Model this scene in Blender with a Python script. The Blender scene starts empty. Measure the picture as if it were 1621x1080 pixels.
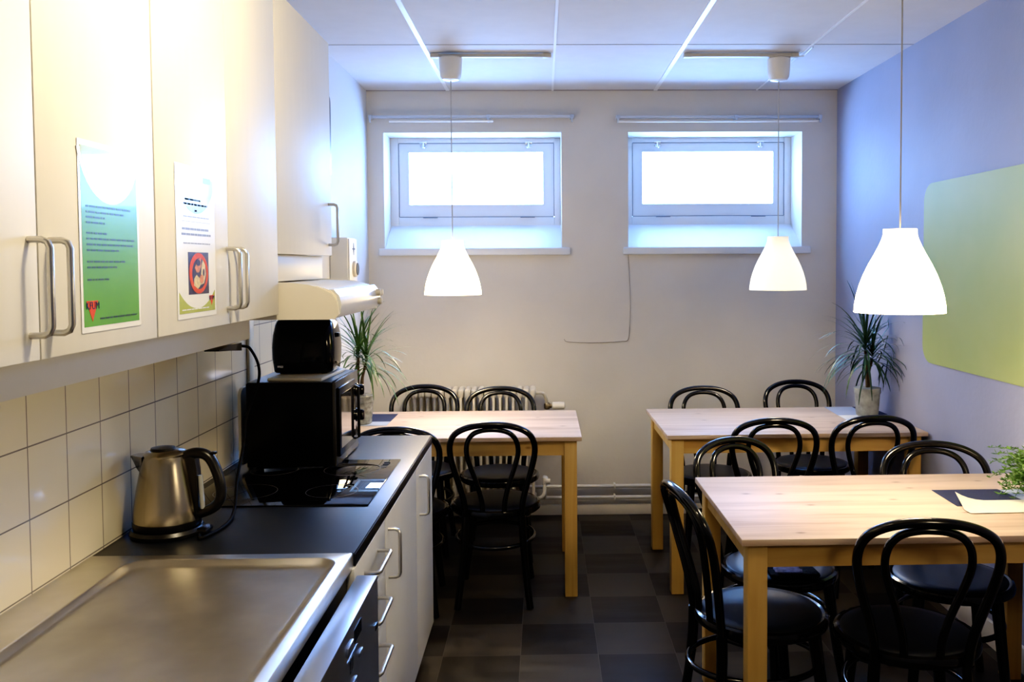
import bpy, bmesh, math, random
from mathutils import Vector, Matrix
PI = math.pi
C = bpy.context.scene.collection
D = bpy.data

# ------------------------------------------------------------------ materials
def nmat(name):
    m = D.materials.new(name); m.use_nodes = True
    nt = m.node_tree; nt.nodes.clear()
    out = nt.nodes.new('ShaderNodeOutputMaterial')
    return m, nt, out

def N(nt, kind, **kw):
    n = nt.nodes.new('ShaderNode' + kind)
    for k, v in kw.items():
        if k.startswith('i_'):
            n.inputs[k[2:].replace('_', ' ')].default_value = v
        else:
            setattr(n, k, v)
    return n

def ramp(nt, stops):
    r = nt.nodes.new('ShaderNodeValToRGB')
    while len(r.color_ramp.elements) < len(stops): r.color_ramp.elements.new(0.5)
    for e, (p, c) in zip(r.color_ramp.elements, stops):
        e.position = p; e.color = (*c, 1) if len(c) == 3 else c
    return r

def pbr(name, col, rough=0.5, metal=0.0, var=0.06, scale=8.0, bump=0.0, bscale=60.0, stretch=(1, 1, 1), emit=None, estr=0.0, coat=0.0, spec=0.5, rvar=0.0):
    """principled surface with a procedural noise variation of colour, roughness and bump"""
    m, nt, out = nmat(name); L = nt.links.new
    b = N(nt, 'BsdfPrincipled'); L(b.outputs[0], out.inputs[0])
    tc = N(nt, 'TexCoord'); mp = N(nt, 'Mapping'); mp.inputs['Scale'].default_value = stretch
    L(tc.outputs['Object'], mp.inputs['Vector'])
    no = N(nt, 'TexNoise'); no.inputs['Scale'].default_value = scale; no.inputs['Detail'].default_value = 4
    L(mp.outputs[0], no.inputs['Vector'])
    lo = tuple(max(0, c * (1 - var)) for c in col); hi = tuple(min(1, c * (1 + var)) for c in col)
    r = ramp(nt, [(0.3, lo), (0.7, hi)]); L(no.outputs['Fac'], r.inputs[0]); L(r.outputs[0], b.inputs['Base Color'])
    b.inputs['Roughness'].default_value = rough; b.inputs['Metallic'].default_value = metal
    b.inputs['Coat Weight'].default_value = coat; b.inputs['Specular IOR Level'].default_value = spec
    if rvar:
        rr = ramp(nt, [(0.3, (rough - rvar,) * 3), (0.7, (rough + rvar,) * 3)])
        L(no.outputs['Fac'], rr.inputs[0]); L(rr.outputs[0], b.inputs['Roughness'])
    if bump:
        n2 = N(nt, 'TexNoise'); n2.inputs['Scale'].default_value = bscale; n2.inputs['Detail'].default_value = 5
        L(mp.outputs[0], n2.inputs['Vector'])
        bp = N(nt, 'Bump'); bp.inputs['Strength'].default_value = bump; bp.inputs['Distance'].default_value = 0.01
        L(n2.outputs['Fac'], bp.inputs['Height']); L(bp.outputs[0], b.inputs['Normal'])
    if emit:
        b.inputs['Emission Color'].default_value = (*emit, 1); b.inputs['Emission Strength'].default_value = estr
    return m

def wood(name, dark, light, axis='X', knot=True, rough=0.48, plane='XY'):
    m, nt, out = nmat(name); L = nt.links.new
    b = N(nt, 'BsdfPrincipled'); L(b.outputs[0], out.inputs[0]); b.inputs['Roughness'].default_value = rough
    tc = N(nt, 'TexCoord'); oi = N(nt, 'ObjectInfo')
    mul = N(nt, 'Math', operation='MULTIPLY'); mul.inputs[1].default_value = 7.0; L(oi.outputs['Random'], mul.inputs[0])
    add = N(nt, 'VectorMath', operation='ADD'); L(tc.outputs['Object'], add.inputs[0]); L(mul.outputs[0], add.inputs[1])
    mp = N(nt, 'Mapping'); s = {'X': (1.2, 14, 14), 'Z': (14, 14, 1.2)}[axis]; mp.inputs['Scale'].default_value = s
    L(add.outputs[0], mp.inputs['Vector'])
    n1 = N(nt, 'TexNoise'); n1.inputs['Scale'].default_value = 1.5; n1.inputs['Detail'].default_value = 6; n1.inputs['Distortion'].default_value = 0.6
    L(mp.outputs[0], n1.inputs['Vector'])
    mp3 = N(nt, 'Mapping'); mp3.inputs['Scale'].default_value = {'X': (.5, 8, 8), 'Z': (8, 8, .5)}[axis]; L(add.outputs[0], mp3.inputs['Vector'])
    w = N(nt, 'TexVoronoi'); w.inputs['Scale'].default_value = 1.6; L(mp3.outputs[0], w.inputs['Vector'])
    bw = N(nt, 'RGBToBW'); L(w.outputs['Color'], bw.inputs[0])
    mixf = N(nt, 'Math', operation='MULTIPLY_ADD'); mixf.inputs[1].default_value = 0.22; L(bw.outputs[0], mixf.inputs[0])
    sc = N(nt, 'Math', operation='MULTIPLY'); sc.inputs[1].default_value = 0.85; L(n1.outputs['Fac'], sc.inputs[0]); L(sc.outputs[0], mixf.inputs[2])
    r = ramp(nt, [(0.28, dark), (0.55, tuple((a + 2 * c) / 3 for a, c in zip(dark, light))), (0.8, light)])
    L(mixf.outputs[0], r.inputs[0])
    col = r.outputs[0]
    if knot:
        mp2 = N(nt, 'Mapping'); mp2.inputs['Scale'].default_value = {'X': (2.2, 4.6, 1), 'Z': (6, 6, 3)}[axis]
        if plane == 'XZ':
            sx_ = N(nt, 'SeparateXYZ'); cx_ = N(nt, 'CombineXYZ'); L(add.outputs[0], sx_.inputs[0]); L(sx_.outputs['X'], cx_.inputs[0]); L(sx_.outputs['Z'], cx_.inputs[1]); L(cx_.outputs[0], mp2.inputs['Vector'])
        else: L(add.outputs[0], mp2.inputs['Vector'])
        v = N(nt, 'TexVoronoi', voronoi_dimensions='2D'); v.inputs['Scale'].default_value = 1.5; L(mp2.outputs[0], v.inputs['Vector'])
        kr = ramp(nt, [(0.0, (1, 1, 1)), (0.022, (0.8, .8, .8)), (0.06, (.12, .12, .12)), (0.11, (0, 0, 0))]); L(v.outputs['Distance'], kr.inputs[0])
        mx = N(nt, 'Mix', data_type='RGBA'); mx.inputs['B'].default_value = (dark[0] * .42, dark[1] * .34, dark[2] * .3, 1)
        sel = N(nt, 'RGBToBW'); L(v.outputs['Color'], sel.inputs[0])
        gt = N(nt, 'Math', operation='GREATER_THAN'); gt.inputs[1].default_value = 0.42; L(sel.outputs[0], gt.inputs[0])
        mm = N(nt, 'Math', operation='MULTIPLY'); L(kr.outputs[0], mm.inputs[0]); L(gt.outputs[0], mm.inputs[1])
        m8 = N(nt, 'Math', operation='MULTIPLY'); m8.inputs[1].default_value = .8; L(mm.outputs[0], m8.inputs[0])
        L(m8.outputs[0], mx.inputs['Factor']); L(col, mx.inputs['A']); col = mx.outputs['Result']
    L(col, b.inputs['Base Color'])
    bp = N(nt, 'Bump'); bp.inputs['Strength'].default_value = 0.06; bp.inputs['Distance'].default_value = 0.004
    L(n1.outputs['Fac'], bp.inputs['Height']); L(bp.outputs[0], b.inputs['Normal'])
    return m

def floor_mat():
    m, nt, out = nmat('floor_tiles_mat'); L = nt.links.new
    b = N(nt, 'BsdfPrincipled'); L(b.outputs[0], out.inputs[0])
    tc = N(nt, 'TexCoord'); mp = N(nt, 'Mapping'); mp.inputs['Location'].default_value = (0.401, -3.428 + .302 * 20, 0)
    mp.inputs['Location'].default_value = (0.401 + .302 * 10, -3.428 + .302 * 20, 0)
    L(tc.outputs['Object'], mp.inputs['Vector'])
    ck = N(nt, 'TexChecker'); ck.inputs['Scale'].default_value = 1 / .302
    ck.inputs['Color1'].default_value = (.029, .026, .0225, 1); ck.inputs['Color2'].default_value = (.063, .057, .049, 1)
    mz = N(nt, 'VectorMath', operation='MULTIPLY_ADD'); mz.inputs[1].default_value = (1, 1, 0); mz.inputs[2].default_value = (0, 0, .05)
    L(mp.outputs[0], mz.inputs[0]); L(mz.outputs[0], ck.inputs['Vector'])
    br = N(nt, 'TexBrick', offset=0.0, squash=1.0); br.inputs['Scale'].default_value = 1.0
    br.inputs['Brick Width'].default_value = .302; br.inputs['Row Height'].default_value = .302
    br.inputs['Mortar Size'].default_value = .0016; br.inputs['Mortar Smooth'].default_value = .2
    L(mz.outputs[0], br.inputs['Vector'])
    no = N(nt, 'TexNoise'); no.inputs['Scale'].default_value = 3; no.inputs['Detail'].default_value = 7
    mp2 = N(nt, 'Mapping'); mp2.inputs['Scale'].default_value = (1, 5, 1); L(tc.outputs['Object'], mp2.inputs['Vector']); L(mp2.outputs[0], no.inputs['Vector'])
    r = ramp(nt, [(.3, (.7, .7, .7)), (.75, (1.35, 1.33, 1.3))]); L(no.outputs['Fac'], r.inputs[0])
    mx = N(nt, 'Mix', data_type='RGBA', blend_type='MULTIPLY'); mx.inputs['Factor'].default_value = 1
    L(ck.outputs['Color'], mx.inputs['A']); L(r.outputs[0], mx.inputs['B'])
    mg = N(nt, 'Mix', data_type='RGBA'); mg.inputs['B'].default_value = (.085, .078, .07, 1)
    L(br.outputs['Fac'], mg.inputs['Factor']); L(mx.outputs['Result'], mg.inputs['A']); L(mg.outputs['Result'], b.inputs['Base Color'])
    rr = ramp(nt, [(.3, (.36,) * 3), (.7, (.5,) * 3)]); L(no.outputs['Fac'], rr.inputs[0]); L(rr.outputs[0], b.inputs['Roughness'])
    b.inputs['Specular IOR Level'].default_value = .3
    bp = N(nt, 'Bump', invert=True); bp.inputs['Strength'].default_value = .3; bp.inputs['Distance'].default_value = .002
    L(br.outputs['Fac'], bp.inputs['Height']); L(bp.outputs[0], b.inputs['Normal'])
    return m

def wall_tile_mat():
    m, nt, out = nmat('wall_tiles_mat'); L = nt.links.new
    b = N(nt, 'BsdfPrincipled'); L(b.outputs[0], out.inputs[0]); b.inputs['Roughness'].default_value = .12
    tc = N(nt, 'TexCoord'); sp = N(nt, 'SeparateXYZ'); L(tc.outputs['Object'], sp.inputs[0])
    cb = N(nt, 'CombineXYZ')
    ay = N(nt, 'Math', operation='ADD'); ay.inputs[1].default_value = -2.106 + .148 * 30; L(sp.outputs['Y'], ay.inputs[0])
    az = N(nt, 'Math', operation='ADD'); az.inputs[1].default_value = -.862 + .148 * 10; L(sp.outputs['Z'], az.inputs[0])
    L(ay.outputs[0], cb.inputs[0]); L(az.outputs[0], cb.inputs[1])
    br = N(nt, 'TexBrick', offset=0.0, squash=1.0); br.inputs['Scale'].default_value = 1
    br.inputs['Brick Width'].default_value = .148; br.inputs['Row Height'].default_value = .148
    br.inputs['Mortar Size'].default_value = .0017; br.inputs['Mortar Smooth'].default_value = .15; br.inputs['Bias'].default_value = 0
    br.inputs['Color1'].default_value = (.86, .79, .63, 1); br.inputs['Color2'].default_value = (.89, .82, .66, 1)
    br.inputs['Mortar'].default_value = (.27, .25, .225, 1)
    L(cb.outputs[0], br.inputs['Vector']); L(br.outputs['Color'], b.inputs['Base Color'])
    bp = N(nt, 'Bump', invert=True); bp.inputs['Strength'].default_value = .35; bp.inputs['Distance'].default_value = .002
    wv = N(nt, 'TexNoise'); wv.inputs['Scale'].default_value = 9; L(tc.outputs['Object'], wv.inputs['Vector'])
    sm = N(nt, 'Math', operation='MULTIPLY_ADD'); sm.inputs[1].default_value = .25; L(wv.outputs['Fac'], sm.inputs[0]); L(br.outputs['Fac'], sm.inputs[2])
    L(sm.outputs[0], bp.inputs['Height']); L(bp.outputs[0], b.inputs['Normal'])
    return m

def steel_mat(name, col=(.50, .49, .47), rough=.27, streak=(3, 3, 3), dirt=.25):
    m, nt, out = nmat(name); L = nt.links.new
    b = N(nt, 'BsdfPrincipled'); L(b.outputs[0], out.inputs[0]); b.inputs['Metallic'].default_value = 1
    tc = N(nt, 'TexCoord')
    n1 = N(nt, 'TexNoise'); n1.inputs['Scale'].default_value = 6; n1.inputs['Detail'].default_value = 3; n1.inputs['Roughness'].default_value = .5
    L(tc.outputs['Object'], n1.inputs['Vector'])
    r = ramp(nt, [(.3, tuple(c * (1 - dirt) for c in col)), (.7, tuple(min(1, c * (1 + dirt)) for c in col))]); L(n1.outputs['Fac'], r.inputs[0]); L(r.outputs[0], b.inputs['Base Color'])
    mp = N(nt, 'Mapping'); mp.inputs['Scale'].default_value = streak; L(tc.outputs['Object'], mp.inputs['Vector'])
    n2 = N(nt, 'TexNoise'); n2.inputs['Scale'].default_value = 14; n2.inputs['Detail'].default_value = 2; L(mp.outputs[0], n2.inputs['Vector'])
    rr = ramp(nt, [(.2, (rough - .012,) * 3), (.8, (rough + .012,) * 3)]); L(n2.outputs['Fac'], rr.inputs[0]); L(rr.outputs[0], b.inputs['Roughness'])
    return m

def glass_mat():
    m, nt, out = nmat('window_glass'); L = nt.links.new
    t = N(nt, 'BsdfTransparent'); t.inputs[0].default_value = (.94, .97, .97, 1)
    g = N(nt, 'BsdfGlossy'); g.inputs['Roughness'].default_value = .02
    lw = N(nt, 'LayerWeight'); lw.inputs['Blend'].default_value = .15       # facing curve: no total reflection at the back face
    pw = N(nt, 'Math', operation='MULTIPLY'); pw.inputs[1].default_value = .6; L(lw.outputs['Facing'], pw.inputs[0])
    mx = N(nt, 'MixShader'); L(pw.outputs[0], mx.inputs[0]); L(t.outputs[0], mx.inputs[1]); L(g.outputs[0], mx.inputs[2]); L(mx.outputs[0], out.inputs[0])
    return m

def shade_mat(name, col, strength):
    m, nt, out = nmat(name); L = nt.links.new
    d = N(nt, 'BsdfPrincipled'); d.inputs['Base Color'].default_value = (.85, .83, .78, 1); d.inputs['Roughness'].default_value = .4
    tc = N(nt, 'TexCoord'); sp = N(nt, 'SeparateXYZ'); L(tc.outputs['Object'], sp.inputs[0])
    mr = N(nt, 'MapRange'); mr.inputs['From Min'].default_value = .19; mr.inputs['From Max'].default_value = .27
    mr.inputs['To Min'].default_value = strength; mr.inputs['To Max'].default_value = strength * .62
    L(sp.outputs['Z'], mr.inputs['Value']); L(mr.outputs[0], d.inputs['Emission Strength'])
    d.inputs['Emission Color'].default_value = (*col, 1)
    L(d.outputs[0], out.inputs[0])
    return m

def mural_mat():
    m, nt, out = nmat('mural_paint'); L = nt.links.new
    b = N(nt, 'BsdfPrincipled'); L(b.outputs[0], out.inputs[0]); b.inputs['Roughness'].default_value = .55; b.inputs['Specular IOR Level'].default_value = .3
    tc = N(nt, 'TexCoord'); no = N(nt, 'TexNoise'); no.inputs['Scale'].default_value = 2.2; no.inputs['Detail'].default_value = 3
    L(tc.outputs['Object'], no.inputs['Vector'])
    r = ramp(nt, [(.3, (.40, .475, .17)), (.7, (.46, .51, .21))]); L(no.outputs['Fac'], r.inputs[0]); L(r.outputs[0], b.inputs['Base Color'])
    return m

M = {}
M['wall'] = pbr('wall_paint', (.66, .63, .575), .6, var=.035, scale=3, bump=.10, bscale=35)
M['wall_left'] = pbr('wall_left_paint', (.66, .67, .69), .6, var=.02, scale=3, bump=.06, bscale=35)
M['wall_right'] = pbr('wall_right_paint', (.355, .375, .49), .6, spec=.3, var=.05, scale=2.5, bump=.12, bscale=30)
M['ceiling'] = pbr('ceiling_panel', (.70, .695, .71), .75, var=.02, scale=12, bump=.04, bscale=220)
M['tbar'] = pbr('tbar_white', (.86, .87, .89), .35, var=.02)
M['seam'] = pbr('panel_seam', (.35, .33, .33), .7)
M['floor'] = floor_mat()
M['tiles'] = wall_tile_mat()
M['cab'] = pbr('cabinet_white', (.78, .75, .68), .5, var=.012, scale=5, stretch=(1, 8, 1), spec=.35)
M['cab_side'] = pbr('cabinet_carcass', (.72, .69, .64), .45, var=.02)
M['base_front'] = pbr('base_front_white', (.70, .69, .66), .32, var=.015, stretch=(1, 8, 1))
M['edge'] = pbr('edge_cream', (.80, .74, .58), .4, var=.03)
M['plinth'] = pbr('plinth_dark', (.05, .048, .045), .5)
M['handle'] = steel_mat('handle_steel', (.62, .60, .56), .30, (1, 1, 1), .05)
M['worktop'] = pbr('worktop_laminate', (.013, .017, .026), .38, var=.25, scale=260, rvar=.02, spec=1.0)  # dark grey laminate; blue cast of reflected daylight mixed into its colour
M['worktop_edge'] = pbr('worktop_edge', (.01, .01, .011), .4)
M['steel'] = steel_mat('sink_steel', (.82, .78, .72), .33, (1.5, 2.5, 1), .13)
M['dw_steel'] = steel_mat('dishwasher_steel', (.44, .49, .60), .32, (1, 1, 20), .08)  # blue in the base colour stands in for the reflected right wall
M['kettle_steel'] = steel_mat('kettle_steel', (.40, .355, .28), .26, (12, 12, 1), .04)
M['cord_black'] = pbr('cord_black', (.01, .01, .01), .6, spec=.2)
M['black'] = pbr('black_plastic', (.011, .011, .012), .32, var=.1)
M['black_gloss'] = pbr('black_gloss', (.006, .006, .007), .09, var=.1)
M['oven_black'] = pbr('oven_black', (.004, .004, .0045), .25, var=.1, spec=.3)
M['oven_top'] = pbr('oven_top_metal', (.16, .17, .18), .35, metal=.6, var=.3, scale=300)
M['oven_face'] = pbr('oven_face', (.10, .10, .10), .22, metal=.7, var=.06)
M['oven_glass'] = pbr('oven_glass', (.05, .046, .042), .05, var=.1, spec=.9, coat=.6)
M['hob'] = pbr('hob_glass', (.004, .004, .005), .03, var=.1, spec=.8)
M['hob_mark'] = pbr('hob_marking', (.10, .10, .11), .3)
M['chair'] = pbr('chair_black_lacquer', (.006, .006, .0065), .16, var=.2, coat=.4)
M['pad'] = pbr('seat_pad_vinyl', (.008, .012, .021), .43, spec=1.0, var=.15, scale=25, bump=.05, bscale=180)  # navy tint paints in some of the blue daylight sheen
M['wood_top'] = wood('pine_top', (.41, .285, .20), (.66, .53, .42), 'X')
M['wood_apron'] = wood('pine_apron', (.44, .27, .095), (.60, .41, .165), 'X', plane='XZ')
M['wood_leg'] = wood('pine_leg', (.46, .29, .095), (.60, .41, .16), 'Z', knot=False)
M['white_plastic'] = pbr('white_plastic', (.80, .78, .73), .35, var=.02)
M['cream_plastic'] = pbr('cream_plastic', (.62, .58, .50), .4, var=.02)
M['hood'] = pbr('hood_enamel', (.80, .75, .64), .42, var=.01)
M['hood_face'] = pbr('hood_face', (.74, .74, .74), .18, metal=.25, var=.02)
M['dark_mark'] = pbr('dark_mark', (.09, .09, .08), .5)
M['win'] = pbr('window_white', (.70, .73, .77), .4, var=.015)
M['win_gap'] = pbr('window_gap', (.16, .20, .28), .6)
M['glass'] = glass_mat()
M['rad'] = pbr('radiator_enamel', (.62, .585, .51), .38, var=.04)
M['pipe'] = pbr('pipe_paint', (.68, .66, .61), .35, var=.04)
M['chrome'] = pbr('chrome', (.75, .75, .76), .12, metal=1, var=.02)
M['brass'] = pbr('dull_brass', (.25, .21, .15), .35, metal=.9, var=.1)
M['rail'] = pbr('rail_metal', (.56, .60, .66), .35, metal=.35, var=.03)
M['cord'] = pbr('lamp_cord', (.50, .47, .42), .5, var=.02)
M['shade'] = shade_mat('shade_bright', (1, .77, .46), 13.0)
M['shade_dim'] = shade_mat('shade_dim', (1, .90, .66), .95)
M['bulb'] = pbr('bulb_glow', (.9, .85, .75), .4, emit=(1, .85, .6), estr=6)
M['leaf'] = pbr('dracaena_leaf', (.065, .125, .045), .4, var=.5, scale=14)
M['leaf_dark'] = pbr('dracaena_leaf_dark', (.035, .075, .045), .4, var=.5, scale=14)
M['fern'] = pbr('fern_leaf', (.12, .24, .06), .5, var=.5, scale=30)
M['stem'] = pbr('plant_stem', (.12, .085, .05), .7, var=.3, scale=60, bump=.4, bscale=90)
M['soil'] = pbr('soil', (.02, .015, .01), .9, var=.4, scale=80, bump=.8, bscale=120)
M['pot_grey'] = pbr('pot_concrete', (.33, .34, .32), .75, var=.3, scale=22, bump=.35, bscale=60)
M['pot_glass'] = pbr('pot_frosted_glass', (.22, .23, .21), .18, var=.45, scale=45, bump=.3, bscale=50)
M['pot_white'] = pbr('pot_white', (.7, .69, .66), .4)
M['navy'] = pbr('navy_paper', (.013, .018, .055), .7, var=.15, scale=120, bump=.1, bscale=300)
M['blue_paper'] = pbr('pale_blue_paper', (.36, .42, .55), .75, var=.05, bump=.1, bscale=300)
M['white_paper'] = pbr('white_paper', (.78, .77, .73), .75, var=.03, bump=.12, bscale=300)
M['cream_paper'] = pbr('cream_paper', (.72, .69, .58), .75, var=.04, scale=90, bump=.2, bscale=260)
M['sheet'] = pbr('laminated_sheet', (.82, .82, .80), .26, var=.01, coat=.2)
M['p_green'] = pbr('print_green', (.13, .36, .06), .26, var=.08, scale=6, coat=.2)
M['p_olive'] = pbr('print_olive', (.42, .46, .10), .26, var=.08, scale=6, coat=.2)
M['p_sky'] = pbr('print_sky', (.36, .50, .62), .26, var=.25, scale=30, coat=.2)
M['p_ink'] = pbr('print_ink', (.035, .07, .03), .3)
M['p_grey'] = pbr('print_grey', (.22, .22, .23), .3)
M['p_red'] = pbr('print_red', (.72, .10, .05), .2, var=.1, scale=50)
M['p_navy'] = pbr('print_navy', (.02, .025, .06), .3)
M['p_cream'] = pbr('print_cream', (.70, .55, .25), .3, var=.3, scale=90)
M['p_orange'] = pbr('print_orange', (.62, .22, .07), .3, var=.4, scale=120)
M['p_dark'] = pbr('print_dark', (.05, .025, .03), .3, var=.5, scale=90)
M['mural'] = mural_mat()
M['board'] = pbr('cutting_board', (.74, .70, .60), .45, var=.03)
M['cloth_dark'] = pbr('cloth_dark', (.008, .008, .011), .85, var=.3, scale=50, bump=.5, bscale=90)
M['cloth_lilac'] = pbr('cloth_lilac', (.30, .30, .48), .8, var=.4, scale=60)
M['crack'] = pbr('cable_grey', (.30, .275, .24), .6, var=.2)
M['water'] = pbr('gauge_plastic', (.42, .43, .42), .15, var=.05)

# ------------------------------------------------------------------ geometry helpers
class MB:
    def __init__(s): s.bm = bmesh.new()
    def box(s, x0, x1, y0, y1, z0, z1, bev=0.0, seg=2):
        mat = Matrix.Translation(((x0 + x1) / 2, (y0 + y1) / 2, (z0 + z1) / 2)) @ Matrix.Diagonal((abs(x1 - x0), abs(y1 - y0), abs(z1 - z0), 1))
        r = bmesh.ops.create_cube(s.bm, size=1, matrix=mat)
        if bev:
            es = list({e for v in r['verts'] for e in v.link_edges})
            bmesh.ops.bevel(s.bm, geom=es, offset=bev, segments=seg, affect='EDGES', profile=.5)
        return s
    def rings(s, rings, closed_u=True, cap0=True, cap1=True, loop=False):
        vs = [[s.bm.verts.new(p) for p in r] for r in rings]
        n = len(vs[0]); m = len(vs)
        for i in range(m if loop else m - 1):
            a, b = vs[i], vs[(i + 1) % m]
            for j in range(n if closed_u else n - 1):
                k = (j + 1) % n
                try: s.bm.faces.new((a[j], a[k], b[k], b[j]))
                except ValueError: pass
        if cap0 and not loop: s.bm.faces.new(list(reversed(vs[0])))
        if cap1 and not loop: s.bm.faces.new(vs[-1])
        return s
    def tube(s, pts, r, n=10, loop=False, flat=1.0):
        pts = [Vector(p) for p in pts]; m = len(pts)
        rs = r if isinstance(r, (list, tuple)) else [r] * m
        T = []
        for i in range(m):
            a = pts[(i - 1) % m] if (loop or i > 0) else pts[i]
            b = pts[(i + 1) % m] if (loop or i < m - 1) else pts[i]
            T.append((b - a).normalized())
        ref = Vector((0, 0, 1)) if abs(T[0].z) < .9 else Vector((0, 1, 0))
        u = (ref - T[0] * ref.dot(T[0])).normalized(); out = []
        for i in range(m):
            u = (u - T[i] * u.dot(T[i]))
            u = u.normalized() if u.length > 1e-6 else T[i].orthogonal().normalized()
            v = T[i].cross(u)
            out.append([pts[i] + (u * math.cos(2 * PI * k / n) * flat + v * math.sin(2 * PI * k / n)) * rs[i] for k in range(n)])
        return s.rings(out, loop=loop)
    def lathe(s, prof, c=(0, 0, 0), n=32, cap0=True, cap1=True, axis='Z', sx=1.0):
        out = []
        for r, h in prof:
            ring = []
            for k in range(n):
                a = 2 * PI * k / n; p, q = r * math.cos(a) * sx, r * math.sin(a)
                ring.append({'Z': (c[0] + p, c[1] + q, c[2] + h), 'X': (c[0] + h, c[1] + p, c[2] + q), 'Y': (c[0] + q, c[1] + h, c[2] + p)}[axis])
            out.append(ring)
        return s.rings(out, cap0=cap0, cap1=cap1)
    def prism(s, poly, axis, a, b):
        def P(p, h): return {'X': (h, p[0], p[1]), 'Y': (p[0], h, p[1]), 'Z': (p[0], p[1], h)}[axis]
        return s.rings([[P(p, a) for p in poly], [P(p, b) for p in poly]])
    def strip(s, pts, widths, side):
        prev = None
        for p, w, sd in zip(pts, widths, side):
            a = s.bm.verts.new(p - sd * w); b = s.bm.verts.new(p + sd * w)
            if prev: s.bm.faces.new((prev[0], prev[1], b, a))
            prev = (a, b)
        return s
    def xform(s, mat):
        bmesh.ops.transform(s.bm, matrix=mat, verts=s.bm.verts); return s

def off(o):
    v = Vector((0, 0, 0))
    while o: v += o.location; o = o.parent
    return v

def obj(name, mb, mat, parent=None, ang=35, at=None):
    """links the mesh as ONE object; its coordinates are given in the parent's world frame"""
    bm = mb.bm
    bmesh.ops.recalc_face_normals(bm, faces=bm.faces)
    me = D.meshes.new(name)
    o = D.objects.new(name, me); C.objects.link(o)
    d = off(parent) if parent else Vector(at or (0, 0, 0))
    if d.length: bmesh.ops.translate(bm, verts=bm.verts, vec=-d)
    bm.to_mesh(me); bm.free()
    me.materials.append(M[mat])
    for p in me.polygons: p.use_smooth = True
    me.set_sharp_from_angle(angle=math.radians(ang))
    if parent: o.parent = parent
    elif at: o.location = at
    return o

def tag(o, label, cat, group=None):
    o['label'] = label; o['category'] = cat
    if group: o['group'] = group
    return o
def thing(name, label, cat, loc=(0, 0, 0), rotz=0, group=None):
    o = D.objects.new(name, None); C.objects.link(o); o.empty_display_size = .05
    o.location = loc; o.rotation_euler = (0, 0, rotz)
    return tag(o, label, cat, group)
def struct(name, mb, mat, parent=None, **k):
    o = obj(name, mb, mat, parent, **k)
    if not parent: o['kind'] = 'structure'
    return o
def dup(root, loc, rotz, label, group=None):
    r = root.copy(); C.objects.link(r); r.location = loc; r.rotation_euler = (0, 0, rotz); r['label'] = label
    if group: r['group'] = group
    def rec(src, dst):
        for ch in list(src.children):
            c = ch.copy(); C.objects.link(c); c.parent = dst; rec(ch, c)
    rec(root, r)
    return r
def spline(pts, sub=6, loop=False):
    P = [Vector(p) for p in pts]; n = len(P); out = []
    rng = range(n if loop else n - 1)
    for i in rng:
        p1, p2 = P[i], P[(i + 1) % n]
        p0 = P[(i - 1) % n] if (loop or i > 0) else p1 * 2 - p2
        p3 = P[(i + 2) % n] if (loop or i + 2 < n) else p2 * 2 - p1
        for k in range(sub):
            t = k / sub
            out.append(.5 * ((2 * p1) + (p2 - p0) * t + (2 * p0 - 5 * p1 + 4 * p2 - p3) * t * t + (3 * p1 - p0 - 3 * p2 + p3) * t ** 3))
    if not loop: out.append(P[-1])
    return out
def rrect(x0, x1, y0, y1, r, n=6):
    pts = []
    for cx, cy, a0 in ((x1 - r, y1 - r, 0), (x0 + r, y1 - r, 90), (x0 + r, y0 + r, 180), (x1 - r, y0 + r, 270)):
        for k in range(n + 1):
            a = math.radians(a0 + 90 * k / n); pts.append((cx + r * math.cos(a), cy + r * math.sin(a)))
    return pts
def text_into(mb, body, size, mat4):
    cu = D.curves.new('t', 'FONT'); cu.body = body; cu.size = size; cu.align_x = 'CENTER'; cu.align_y = 'CENTER'; cu.extrude = .0002
    to = D.objects.new('t', cu); C.objects.link(to)
    dg = bpy.context.evaluated_depsgraph_get(); me = D.meshes.new_from_object(to.evaluated_get(dg)); me.transform(mat4)
    mb.bm.from_mesh(me); D.objects.remove(to); D.curves.remove(cu); D.meshes.remove(me)
    return mb
def u_handle(mb, ax, a0, a1, base, out, fixed, r=.005):
    """bar handle: legs at a0 and a1 along axis ax ('Y' or 'Z'), from X=base out to X=out"""
    c = .012
    prof = [(base, a0), (out - c, a0), (out - c * .3, a0 + c * .3), (out, a0 + c), (out, a1 - c), (out - c * .3, a1 - c * .3), (out - c, a1), (base, a1)]
    pts = [(x, fixed, a) if ax == 'Z' else (x, a, fixed) for x, a in prof]
    return mb.tube(pts, r, 10)

XL, XR, YB, ZC, YF = -1.042, 1.765, 5.381, 2.552, -1.3
# ------------------------------------------------------------------ the room
struct('floor', MB().box(XL - .1, XR + .1, YF, YB + .3, -.1, 0), 'floor')
struct('ceiling', MB().box(XL - .1, XR + .1, YF, YB + .3, ZC, ZC + .1), 'ceiling')
struct('wall_left', MB().box(XL - .1, XL, YF, YB + .3, 0, ZC), 'wall_left')
struct('wall_left_tiles', MB().box(XL, XL + .003, YF + .2, 3.50, .84, 1.56), 'tiles')
struct('wall_right', MB().box(XR, XR + .1, YF, YB + .3, 0, ZC), 'wall_right')
struct('wall_front', MB().box(XL, XR, YF - .1, YF, 0, ZC), 'wall')
WIN = [(-.945, .111), (.510, 1.554)]; WZ0, WZ1 = 1.600, 2.303
b = MB()
b.box(XL, XR, YB, YB + .3, 0, WZ0); b.box(XL, XR, YB, YB + .3, WZ1, ZC)
for x0, x1 in ((XL, WIN[0][0]), (WIN[0][1], WIN[1][0]), (WIN[1][1], XR)): b.box(x0, x1, YB, YB + .3, WZ0, WZ1)
struct('wall_back', b, 'wall')
b = MB(); b.box(XL, XR, YB - .014, YB, 0, .062, .003); struct('baseboard_back', b, 'cab_side')
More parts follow.
